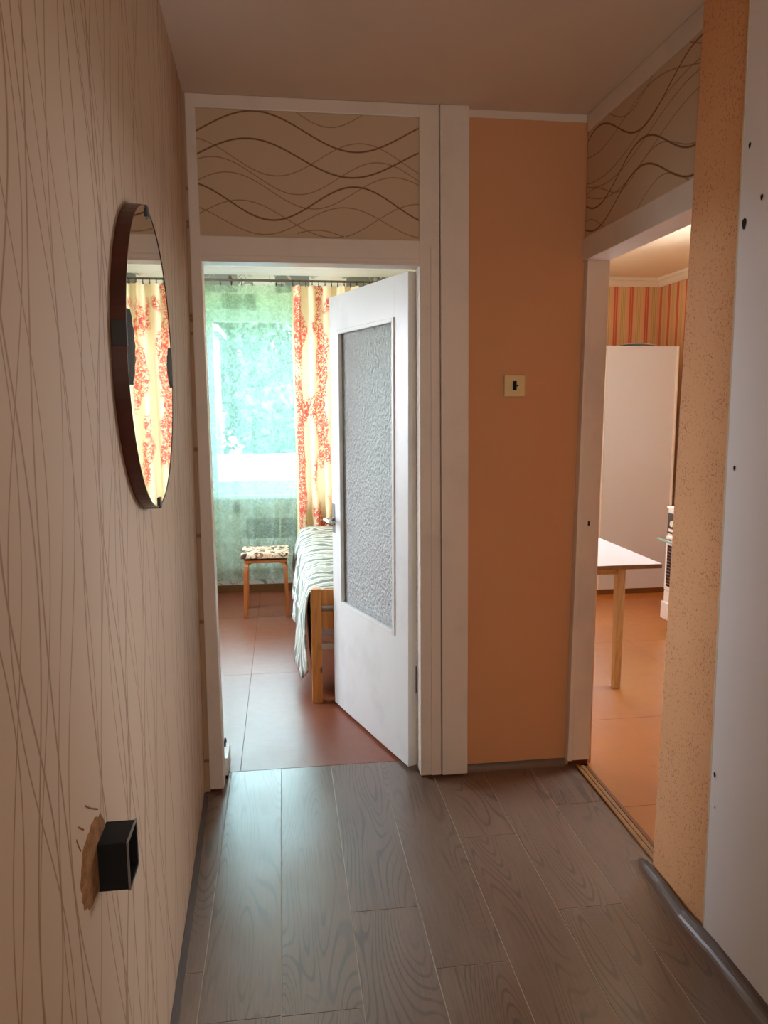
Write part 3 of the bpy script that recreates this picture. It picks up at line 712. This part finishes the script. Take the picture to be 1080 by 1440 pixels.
def clip(a, w=0.011, l_=0.02):
    bm = bmesh.new(); cy, cz = mc.y+ha*cos(a), mc.z+hb*sin(a)
    ty, tz = (0, 1) if abs(cos(a)) > 0.7 else (1, 0)
    ny, nz = (math.copysign(1, cos(a)), 0) if ty == 0 else (0, math.copysign(1, sin(a)))
    def q(u, v): return (cy+ty*u+ny*v, cz+tz*u+nz*v)
    for (u0, u1, v0, v1, x0, x1) in ((-w, w, -l_, 0.002, dep-0.002, dep+0.002), (-w, w, 0.0005, 0.003, 0.002, dep+0.002)):
        (ya, za), (yb, zb_) = q(u0, v0), q(u1, v1)
        box(bm, mc.x+x0, mc.x+x1, min(ya, yb), max(ya, yb), min(za, zb_), max(za, zb_), 0.0006)
    finish('clip', bm, 'dark_metal', f_)
for a in (pi/2, -pi/2): clip(a)
bm = bmesh.new(); box(bm, mc.x+0.004, mc.x+dep+0.0015, mc.y-ha-0.0025, mc.y-ha+0.006, mc.z+0.01, mc.z+0.055, 0.001); finish('clip', bm, 'dark_metal', f_)
for sg, zc, hh in ((-1, 0.010, 0.066), (1, -0.002, 0.047)):   # scalloped filigree mounts at the sides
    bm = bmesh.new(); outl = []
    for i in range(29):
        t = -1 + 2*i/28; z = mc.z+zc+t*hh; wdt = 0.078*(1-t*t*0.5) + 0.004*sin(t*16)
        edge_ = (ha-0.002)*math.sqrt(max(0, 1-((z-mc.z)/hb)**2)); outl.append((edge_, edge_-wdt, z))
    P1 = [bm.verts.new((mc.x+dep-0.0005, mc.y+sg*e_, z)) for e_, _, z in outl]; P2 = [bm.verts.new((mc.x+dep-0.0005, mc.y+sg*w_, z)) for _, w_, z in outl]
    P3 = [bm.verts.new((mc.x+dep+0.003, mc.y+sg*(e_+w_)/2, z)) for e_, w_, z in outl]
    for i in range(28):
        bm.faces.new((P1[i], P1[i+1], P3[i+1], P3[i])); bm.faces.new((P3[i], P3[i+1], P2[i+1], P2[i]))
    finish('side_mount', bm, 'filigree', mir)

# ------------------------------------------------------------------ black box hanging out of its hole
bx = empty('junction_box', (-0.294, 1.13, 0.77), 'black square open plastic box sticking out of the hole low on the left wall', 'electrical box')
bm = bmesh.new(); y0, y1, z0, z1, x0, x1 = 1.100, 1.166, 0.732, 0.808, -0.2905, -0.245
t = 0.003
box(bm, x0, x1, y0, y0+t, z0, z1, .0006); box(bm, x0, x1, y1-t, y1, z0, z1, .0006); box(bm, x0, x1, y0+t, y1-t, z1-t, z1, .0006); box(bm, x0, x1, y0+t, y1-t, z0, z0+t, .0006)
box(bm, x0, x0+0.002, y0+t, y1-t, z0+t, z1-t)
finish('shell', bm, 'black_plastic', bx)
bm = bmesh.new(); frame_pts = [(y0-.0006, y1+.0006, z0-.0006, z1+.0006)]
box(bm, x1-.002, x1+.001, y0-.001, y0+.0015, z0-.001, z1+.001); box(bm, x1-.002, x1+.001, y1-.0015, y1+.001, z0-.001, z1+.001)
box(bm, x1-.002, x1+.001, y0+.0015, y1-.0015, z1-.0015, z1+.001); box(bm, x1-.002, x1+.001, y0+.0015, y1-.0015, z0-.001, z0+.0015)
finish('rim', bm, 'metal', bx, label='thin worn grey rim')
bm = bmesh.new(); rg = []; rg2 = []
rr = random.Random(5)
for i in range(40):
    a = 2*pi*i/40; k = 1 + rr.uniform(-.06, .06)
    ca, sa_ = cos(a), sin(a); sq = (abs(ca)**4+abs(sa_)**4)**-0.25
    rg.append(bm.verts.new((-0.2932, 1.088+0.068*ca*sq**.6*k, 0.790+0.056*sa_*sq**.6*k)))
    rg2.append(bm.verts.new((-0.2895, 1.094+0.060*ca*sq**.6*k, 0.788+0.049*sa_*sq**.6*k)))
for i in range(40): bm.faces.new((rg[i], rg[(i+1) % 40], rg2[(i+1) % 40], rg2[i]))
bm.faces.new(rg2); finish('plaster_patch', bm, 'plaster', bx, label='torn brown plaster round the hole')

for pts in ([(1.063, 0.892), (1.087, 0.875), (1.129, 0.850)], [(1.025, 0.881), (1.048, 0.864)], [(1.012, 0.87), (1.02, 0.856), (1.028, 0.844)]):
    bm = bmesh.new(); tube(bm, [(-0.2931, y, z) for y, z in pts], 0.0014, 6); finish('paper_tear', bm, 'plaster', bx)
# ------------------------------------------------------------------ light switch
sw = empty('light_switch', (0.868, YO, 1.53), 'square yellowed switch plate with a black slot on the apricot wall', 'switch')
bm = bmesh.new(); box(bm, 0.829, 0.910, YO-0.011, YO-0.0003, 1.489, 1.569, 0.004); o = finish('plate', bm, 'cream', sw)
bm = bmesh.new(); box(bm, 0.861, 0.876, YO-0.0135, YO-0.0108, 1.513, 1.547, 0.001); finish('slot', bm, 'black_plastic', sw, label='black slot')
bm = bmesh.new(); box(bm, 0.8765, 0.883, YO-0.014, YO-0.0108, 1.527, 1.533, 0.001); finish('toggle', bm, 'black_plastic', sw)

# white box by the bedroom door jamb
wb = empty('plug_box', (-0.255, 2.93, 0), 'small white plastic box with a black foot on the floor by the left door jamb', 'box')
bm = bmesh.new(); box(bm, -0.285, -0.243, 2.875, 3.02, 0.012, 0.085, 0.004); finish('case', bm, 'white_plastic', wb)
bm = bmesh.new(); box(bm, -0.284, -0.244, 2.874, 3.02, 0.0, 0.0125, 0.001); finish('foot', bm, 'black_plastic', wb)
bm = bmesh.new(); tube(bm, [(-0.262, 2.98, 0.083), (-0.262, 2.99, 0.10), (-0.262, 3.01, 0.105), (-0.262, 3.03, 0.09), (-0.262, 3.04, 0.04), (-0.262, 3.045, 0.006)], 0.004, 8); finish('cable', bm, 'black_plastic', wb)

# ------------------------------------------------------------------ stool
st = empty('stool', (-0.13, 5.31, 0), 'low wooden stool with a brown and cream patterned cushion by the sheer curtain', 'stool')
bm = bmesh.new(); box(bm, -0.305, 0.030, 5.165, 5.475, 0.409, 0.448, 0.012)
for v in bm.verts:
    v.co.z += 0.006*sin(v.co.x*60)+0.004*sin(v.co.y*50)
finish('cushion', bm, 'stool_cover', st, smooth=True)
bm = bmesh.new(); box(bm, -0.285, 0.012, 5.185, 5.455, 0.385, 0.404, 0.004); finish('seat', bm, 'stool_wood', st)
for sx in (-1, 1):
    for sy in (-1, 1):
        cx, cy = -0.137, 5.315; bm = bmesh.new(); prev = None
        for (off_, z, w) in ((0.010, 0.394, 0.018), (0.045, 0.388, 0.022), (0.066, 0.366, 0.024), (0.073, 0.32, 0.024), (0.080, 0.0015, 0.016)):
            x = cx + sx*(0.065+off_); y = cy + sy*(0.058+off_*0.95)
            # leg section runs across the corner
            th = 0.012
            if off_ < 0.05: q = [(x-sx*0, y-w*.9, z-th), (x, y+w*.9, z-th), (x, y+w*.9, z+th*.3), (x, y-w*.9, z+th*.3)]
            else: q = [(x-th, y-w, z), (x-th, y+w, z), (x+th, y+w, z), (x+th, y-w, z)]
            if off_ < 0.05: q = q if sx > 0 else q
            else: q = [(x-sx*th, y-w, z), (x-sx*th, y+w, z), (x+sx*th, y+w, z), (x+sx*th, y-w, z)]
            cur = [bm.verts.new(p) for p in q]
            if prev:
                for k in range(4): bm.faces.new((prev[k], prev[(k+1) % 4], cur[(k+1) % 4], cur[k]))
            else: bm.faces.new(cur)
            prev = cur
        bm.faces.new(prev[::-1]); finish('leg', bm, 'stool_wood', st)

# ------------------------------------------------------------------ bed
bed = empty('bed', (0.6, 4.6, 0), 'pine bed frame behind the half-open door', 'bed')
bx0, bx1, by0, by1 = 0.118, 1.06, 3.59, 5.62
def BB(name, d, mat='pine', bev=0.004, **k): return B(name, d, mat, bed, bev, **k)
BB('post', (bx0, bx0+0.050, by0, by0+0.045, 0.0015, 0.578)); BB('post', (bx1-.05, bx1, by0, by0+.045, 0.0015, 0.578))
BB('post', (bx0, bx0+0.050, by1-.045, by1, 0.0015, 0.50)); BB('post', (bx1-.05, bx1, by1-.045, by1, 0.0015, 0.50))
BB('rail', (bx0+.05, bx1-.05, by0+.010, by0+.034, 0.492, 0.572)); BB('rail', (bx0+.05, bx1-.05, by0+.010, by0+.034, 0.372, 0.462))
BB('side_rail', (bx0+.012, bx0+.034, by0+.045, by1-.045, 0.23, 0.34)); BB('side_rail', (bx1-.034, bx1-.012, by0+.045, by1-.045, 0.23, 0.34))
BB('slat_rail', (bx0+.05, bx1-.05, by0+.06, by0+.085, 0.255, 0.285), 'white_paint')
for i in range(9): BB('slat', (bx0+.035, bx1-.035, by0+.15+i*.2, by0+.22+i*.2, 0.30, 0.318))
B('mattress', (bx0+.03, bx1-.03, by0+.05, by1-.05, 0.32, 0.50), 'table_top', bed, 0.03)
B('valance', (bx0+.002, bx0+.008, by0+.046, by1-.05, 0.13, 0.40), 'brown_quilt', bed)
# bedspread
bm = bmesh.new(); uvl = bm.loops.layers.uv.new('uv')
rows = []
nx, ny = 44, 60
for j in range(ny+1):
    y = by0+0.052 + (by1-0.06-by0-0.052)*j/ny; row = []
    tfar = j/ny
    for i in range(nx+1):
        s = i/nx*1.55   # cloth distance from the left hem
        drop = 0.34 + 0.05*sin(y*2.1) - 0.03*cos(y*7) + (0.10*math.exp(-((y-3.78)/0.13)**2))
        # hem part hangs, then goes across the bed
        if s < 0.42:
            f = s/0.42; z = 0.545-drop*(1-f)**1.0; x = bx0-0.012 - 0.035*(1-f)*(1+0.7*sin(y*13+1)+0.3*sin(y*29)) - 0.012*sin(f*pi)
            if f > 0.9: x += 0.01*(f-.9)/.1
        else:
            g = s-0.42; x = bx0-0.004+min(g, 0.90); z = 0.545+0.022*min(1, g/0.06)-0.012*sin(x*9+y*5)*0.5+0.005*sin(y*23+x*7)
            if g > 0.90: z -= (g-0.90)*1.3; x += 0.012
        row.append((x, y, z, s, y))
    rows.append(row)
V = [[bm.verts.new(p[:3]) for p in r] for r in rows]
for j in range(ny):
    for i in range(nx):
        f = bm.faces.new((V[j][i], V[j][i+1], V[j+1][i+1], V[j+1][i]))
        for lp, (a, b_) in zip(f.loops, ((j, i), (j, i+1), (j+1, i+1), (j+1, i))): lp[uvl].uv = (rows[a][b_][3], rows[a][b_][4])
bs = finish('bedspread', bm, 'spread', smooth=True, label='grey and white leaf-striped bedspread draped over the bed', cat='bedspread')
sol = bs.modifiers.new('thick', 'SOLIDIFY'); sol.thickness = 0.006; sol.offset = 1

# ------------------------------------------------------------------ curtains, rod, hooks
def cloth(name, x0, x1, yc, z0, z1, folds, amp, mat, seed, wid, **k):
    rnd = random.Random(seed); bm = bmesh.new(); uvl = bm.loops.layers.uv.new('uv')
    nx, nz = max(60, folds*10), 24; ph = [rnd.uniform(0, 6.28) for _ in range(4)]
    V = []; UV = []
    for j in range(nz+1):
        t = j/nz; z = z0+(z1-z0)*t; r1 = []; r2 = []
        for i in range(nx+1):
            s = i/nx; a = amp*(0.55+0.45*(1-t)) 
            yy = yc + a*(sin(s*folds*2*pi+ph[0]+0.5*sin(t*3+ph[1])) + 0.35*sin(s*folds*4.3*pi+ph[2]+t*2))
            xx = x0+(x1-x0)*s + 0.006*sin(s*folds*4*pi+ph[3]) + (1-t)*0.015*sin(t*5+s*6)
            zz = z - (0.008*abs(sin(s*folds*pi*2)) if j == nz else 0)
            r1.append(bm.verts.new((xx, yy, zz))); r2.append((s*wid, z))
        V.append(r1); UV.append(r2)
    for j in range(nz):
        for i in range(nx):
            f = bm.faces.new((V[j][i], V[j][i+1], V[j+1][i+1], V[j+1][i]))
            for lp, (a, b_) in zip(f.loops, ((j, i), (j, i+1), (j+1, i+1), (j+1, i))): lp[uvl].uv = UV[a][b_]
    return finish(name, bm, mat, smooth=True, **k)
cloth('sheer_curtain', 0.56, 1.09, 5.80, 0.13, 2.34, 4, 0.008, 'tulle', 9, 0.6, label='green sheer tulle curtain to the right of the patterned curtain, behind the door', cat='curtain')
cloth('sheer_curtain', -1.30, 0.125, 5.80, 0.13, 2.34, 9, 0.008, 'tulle', 2, 1.5, label='green sheer tulle curtain across the bedroom window', cat='curtain')
cloth('patterned_curtain', 0.085, 0.62, 5.745, 0.30, 2.335, 5, 0.028, 'curtain', 4, 0.95, label='cream curtain with red floral print at the right of the window', cat='curtain')
cloth('patterned_curtain', -1.54, -1.12, 5.745, 0.12, 2.335, 5, 0.022, 'curtain', 6, 0.95, label='cream curtain with red floral print at the left of the window', cat='curtain')
rod = empty('curtain_rod', (-0.4, 5.77, 2.365), 'thin double bronze curtain rod above the bedroom window', 'curtain rod')
for (y, z) in ((5.80, 2.372), (5.745, 2.362)):
    bm = bmesh.new(); tube(bm, [(-1.68, y, z), (1.10, y, z)], 0.008, 10); finish('bar', bm, 'rod', rod, smooth=True)
for x in (-1.4, -0.35, 0.75):
    bm = bmesh.new(); box(bm, x-.01, x+.01, 5.74, 5.9495, 2.376, 2.392, .002); finish('bracket', bm, 'rod', rod)
def ring(x, y, z):
    bm = bmesh.new(); tube(bm, [(x, y+0.010*cos(a), z+0.013*sin(a)) for a in [i*pi/5 for i in range(11)]], 0.0022, 6, False)
    box(bm, x-.004, x+.004, y-.003, y+.003, z-.034, z-.012); return finish('hook', bm, 'dark_metal', rod)
for x in (-0.425, -0.345, -0.27, -0.195, -0.02, 0.02, -0.62, -0.78, -0.95, -1.1): ring(x, 5.80, 2.366)
for i in range(13): ring(0.10+i*0.047, 5.745, 2.356)

# radiator under the window
rad = empty('radiator', (-0.4, 5.87, 0.12), 'white ribbed panel radiator under the window behind the sheer curtain', 'radiator')
B('panel', (-0.95, 0.06, 5.862, 5.88, 0.20, 0.44), 'enamel', rad, 0.006)
for i in range(16):
    B('rib', (-0.93+i*0.062, -0.90+i*0.062, 5.852, 5.862, 0.22, 0.42), 'enamel', rad, 0.003)
bm = bmesh.new(); tube(bm, [(0.06, 5.872, 0.24), (0.30, 5.872, 0.24), (0.32, 5.872, 0.22), (0.32, 5.872, 0.0015)], 0.011, 8); finish('pipe', bm, 'enamel', rad, smooth=True)
B('bracket', (-0.8, -0.77, 5.88, 5.9495, 0.3, 0.36), 'enamel', rad); B('bracket', (-0.1, -0.07, 5.88, 5.9495, 0.3, 0.36), 'enamel', rad)

# ------------------------------------------------------------------ kitchen things
tb = empty('kitchen_table', (1.6, 3.8, 0), 'white-topped kitchen table on pale square wooden legs', 'table')
tx0, tx1, ty0, ty1, tz = 1.225, 1.815, 3.395, 4.45, 0.69
B('tabletop', (tx0, tx1, ty0+.001, ty1, tz-0.002, tz), 'table_top', tb, 0.0008)
B('top_board', (tx0, tx1, ty0, ty1, tz-0.022, tz-0.002), 'table_edge', tb, 0.001)
def tleg(cx, cy):
    bm = bmesh.new(); w, d = 0.021, 0.026
    hexa(bm, [(cx-w*.8, cy-d*.8, 0.0015), (cx+w*.8, cy-d*.8, 0.0015), (cx+w*.8, cy+d*.8, 0.0015), (cx-w*.8, cy+d*.8, 0.0015), (cx-w, cy-d, tz-.023), (cx+w, cy-d, tz-.023), (cx+w, cy+d, tz-.023), (cx-w, cy+d, tz-.023)], 0.003)
    finish('leg', bm, 'table_leg', tb)
for q in ((1.685, 3.575), (1.29, 3.575), (1.685, 4.35), (1.29, 4.35)): tleg(*q)
B('apron', (1.312, 1.663, 3.566, 3.584, tz-.085, tz-.023), 'table_leg', tb, .002); B('apron', (1.676, 1.694, 3.602, 4.323, tz-.085, tz-.023), 'table_leg', tb, .002)
B('support', (1.694, 1.80, 3.60, 3.615, tz-.035, tz-.0225), 'black_plastic', tb)

cb = empty('tall_cupboard', (2.7, 5.7, 0), 'tall white cupboard with flat side standing against the far kitchen wall', 'cupboard')
B('carcass', (2.385, 2.955, 5.42, 6.12, 0.045, 1.888), 'cupboard', cb, 0.004)
B('corner_trim', (2.93, 2.945, 5.412, 5.4195, 0.045, 1.885), 'enamel', cb, .002)
B('plinth', (2.40, 2.94, 5.435, 6.10, 0.0015, 0.0448), 'brown_trim', cb)
B('door', (2.362, 2.3845, 5.50, 6.10, 0.06, 1.875), 'enamel', cb, .003)
B('side_edge', (2.366, 2.3848, 5.42, 5.455, 0.046, 1.885), 'enamel', cb, .002)
B('door_gap', (2.3835, 2.3849, 5.456, 5.499, 0.046, 1.885), 'black_hole', cb)
bm = bmesh.new(); nn = 14; prev = None   # loose paper on top
for i in range(nn+1):
    t = i/nn; cur = [bm.verts.new((2.47+0.34*t, y, 1.8895+0.020*sin(pi*t)*(1 if y < 5.6 else .5))) for y in (5.44, 5.75)]
    if prev: bm.faces.new((prev[0], cur[0], cur[1], prev[1]))
    prev = cur
pp = finish('paper_sheet', bm, 'white_plastic', smooth=True, label='curled sheet of white paper lying on top of the tall cupboard', cat='paper')
m_ = pp.modifiers.new('thick', 'SOLIDIFY'); m_.thickness = 0.0015
rl = empty('window_rail', (2.35, 6.08, 2.40), 'dark rail end sticking out below the kitchen cornice', 'curtain rail')
B('bar', (1.25, 2.66, 6.07, 6.09, 2.405, 2.425), 'rod', rl, .002); B('bracket', (2.2, 2.23, 6.09, 6.1995, 2.405, 2.425), 'rod', rl)

sv = empty('gas_stove', (2.75, 4.2, 0), 'white stove with grey control fascia, dark oven window and teal handle', 'stove')
sx, sy0, sy1 = 2.425, 3.98, 4.50
B('body', (sx+.006, 3.02, sy0, sy1, 0.085, 0.80), 'enamel', sv, 0.006)
B('hob', (sx-.004, 3.02, sy0-.002, sy1+.002, 0.8005, 0.815), 'enamel', sv, 0.004)
cf = B('control_fascia', (sx-.003, sx+.006, sy0+.01, sy1-.012, 0.645, 0.775), 'panel_grey', sv, 0.002)
for y in (4.07, 4.17, 4.27, 4.40):
    bm = bmesh.new(); tube(bm, [(sx-.003, y, 0.715), (sx-.026, y, 0.715)], [0.024, 0.019], 14); finish('knob', bm, 'enamel', cf)
B('fascia_label', (sx-.0045, sx-.003, 4.33, 4.47, 0.658, 0.675), 'enamel', cf, .0005)
od = B('oven_door', (sx-.006, sx+.006, sy0+.008, sy1-.008, 0.275, 0.625), 'enamel', sv, 0.004)
B('oven_window', (sx-.0085, sx-.006, sy0+.035, sy1-.035, 0.305, 0.570), 'oven_glass', od, .001)
B('oven_handle', (sx-.055, sx-.040, sy0+.03, sy1+.015, 0.598, 0.612), 'teal_bar', od, .003, label='pale teal oven handle')
for y in (sy0+.06, sy1-.06): B('handle_arm', (sx-.042, sx-.004, y-.008, y+.008, 0.599, 0.611), 'panel_grey', od)
for k in range(12): B('vent_line', (sx-.0095, sx-.0085, sy0+.04, sy1-.04, 0.320+k*.021, 0.324+k*.021), 'metal', od)
B('drawer', (sx-.004, sx+.006, sy0+.008, sy1-.008, 0.205, 0.268), 'enamel', sv, 0.003)
B('drawer', (sx-.016, sx+.006, sy0+.008, sy1+.004, 0.088, 0.198), 'enamel', sv, 0.004)
for (x, y) in ((sx+.03, sy0+.05), (sx+.03, sy1-.05), (2.98, sy0+.05), (2.98, sy1-.05)):
    bm = bmesh.new(); tube(bm, [(x, y, 0.0015), (x, y, 0.012), (x, y, 0.0125), (x, y, 0.0848)], [0.022, 0.022, 0.015, 0.015], 12); finish('foot', bm, 'black_plastic', sv)

# ------------------------------------------------------------------ outside
GZ = -0.62
B('ground', (-60, 60, BY1+0.3, 90, GZ-0.2, GZ), 'grass', kind=ST)
bld = empty('apartment_building', (-9, 22, GZ), 'white stuccoed building at the left outside the bedroom window', 'building')
B('facade', (-16, -1.72, 20, 22.5, GZ, 3.35), 'stucco', bld)
for i in range(4):
    for k in range(1): B('window', (-4.4-i*2.6, -3.2-i*2.6, 19.96, 20.0, 0.9, 2.2), 'oven_glass', bld)
B('roof', (-16.2, -1.55, 19.8, 22.7, 3.35, 3.5), 'stucco', bld)
gr = empty('garage_wall', (3, 17.5, GZ), 'long low white wall outside the bedroom window', 'wall')
B('wall_body', (-7.5, 14, 17.4, 17.8, GZ, 0.30), 'stucco', gr)
B('coping', (-7.6, 14.1, 17.34, 17.86, 0.30, 0.36), 'stucco', gr)
def tree(x, y, r, zc, seed, label, name='tree', cat='tree', group='trees outside the bedroom window'):
    rnd = random.Random(seed); e = empty(name, (x, y, GZ), label, cat, group)
    bm = bmesh.new(); tube(bm, [(x, y, GZ), (x+.1, y, zc-r*.5), (x, y+.1, zc+r*.3)], [0.22, 0.17, 0.08], 9)
    for k in range(6):
        a = k*1.05; tube(bm, [(x+.05, y, zc-r*.55+k*.1), (x+r*.6*cos(a), y+r*.6*sin(a), zc+rnd.uniform(-.2, .5)*r)], [0.08, 0.03], 6)
    finish('trunk', bm, 'bark', e)
    bm = bmesh.new()
    lobes = [(Vector((rnd.uniform(-.6, .6)*r, rnd.uniform(-.5, .5)*r, rnd.uniform(-.65, .65)*r)), rnd.uniform(.35, .55)*r) for _ in range(16)]
    for k in range(5200):
        c, lr = rnd.choice(lobes); d = Vector((rnd.gauss(0, 1), rnd.gauss(0, 1), rnd.gauss(0, 1))).normalized()
        pnt = Vector((x, y, zc)) + c + d*lr*rnd.uniform(.75, 1.02); s = rnd.uniform(.12, .26)
        a = Vector((rnd.gauss(0, 1), rnd.gauss(0, 1), rnd.gauss(0, 1))).normalized(); b_ = a.orthogonal().normalized()
        q = [pnt+a*s, pnt+b_*s*.55, pnt-a*s, pnt-b_*s*.55]; bm.faces.new([bm.verts.new(v) for v in q])
    finish('foliage', bm, 'leaves', e, kind='stuff')
TL = 'green leafy tree behind the low white wall outside the window'
for i, (x, y, r, zc) in enumerate(((-0.9, 26.5, 3.2, 2.8), (5.3, 26.5, 3.2, 2.8), (1.9, 35.5, 5.0, 3.6), (11.0, 28, 3.4, 3.2), (-8.0, 36.5, 4.6, 3.6))): tree(x, y, r, zc, i+11, TL)
for i, (x, y, r, zc) in enumerate(((-0.1, 20.6, 1.25, 0.6), (2.8, 20.6, 1.25, 0.65), (5.7, 20.6, 1.25, 0.6))): tree(x, y, r, zc, i+31, 'low green bush right behind the white garage wall outside the window', 'bush', 'bush', 'bushes behind the white wall')
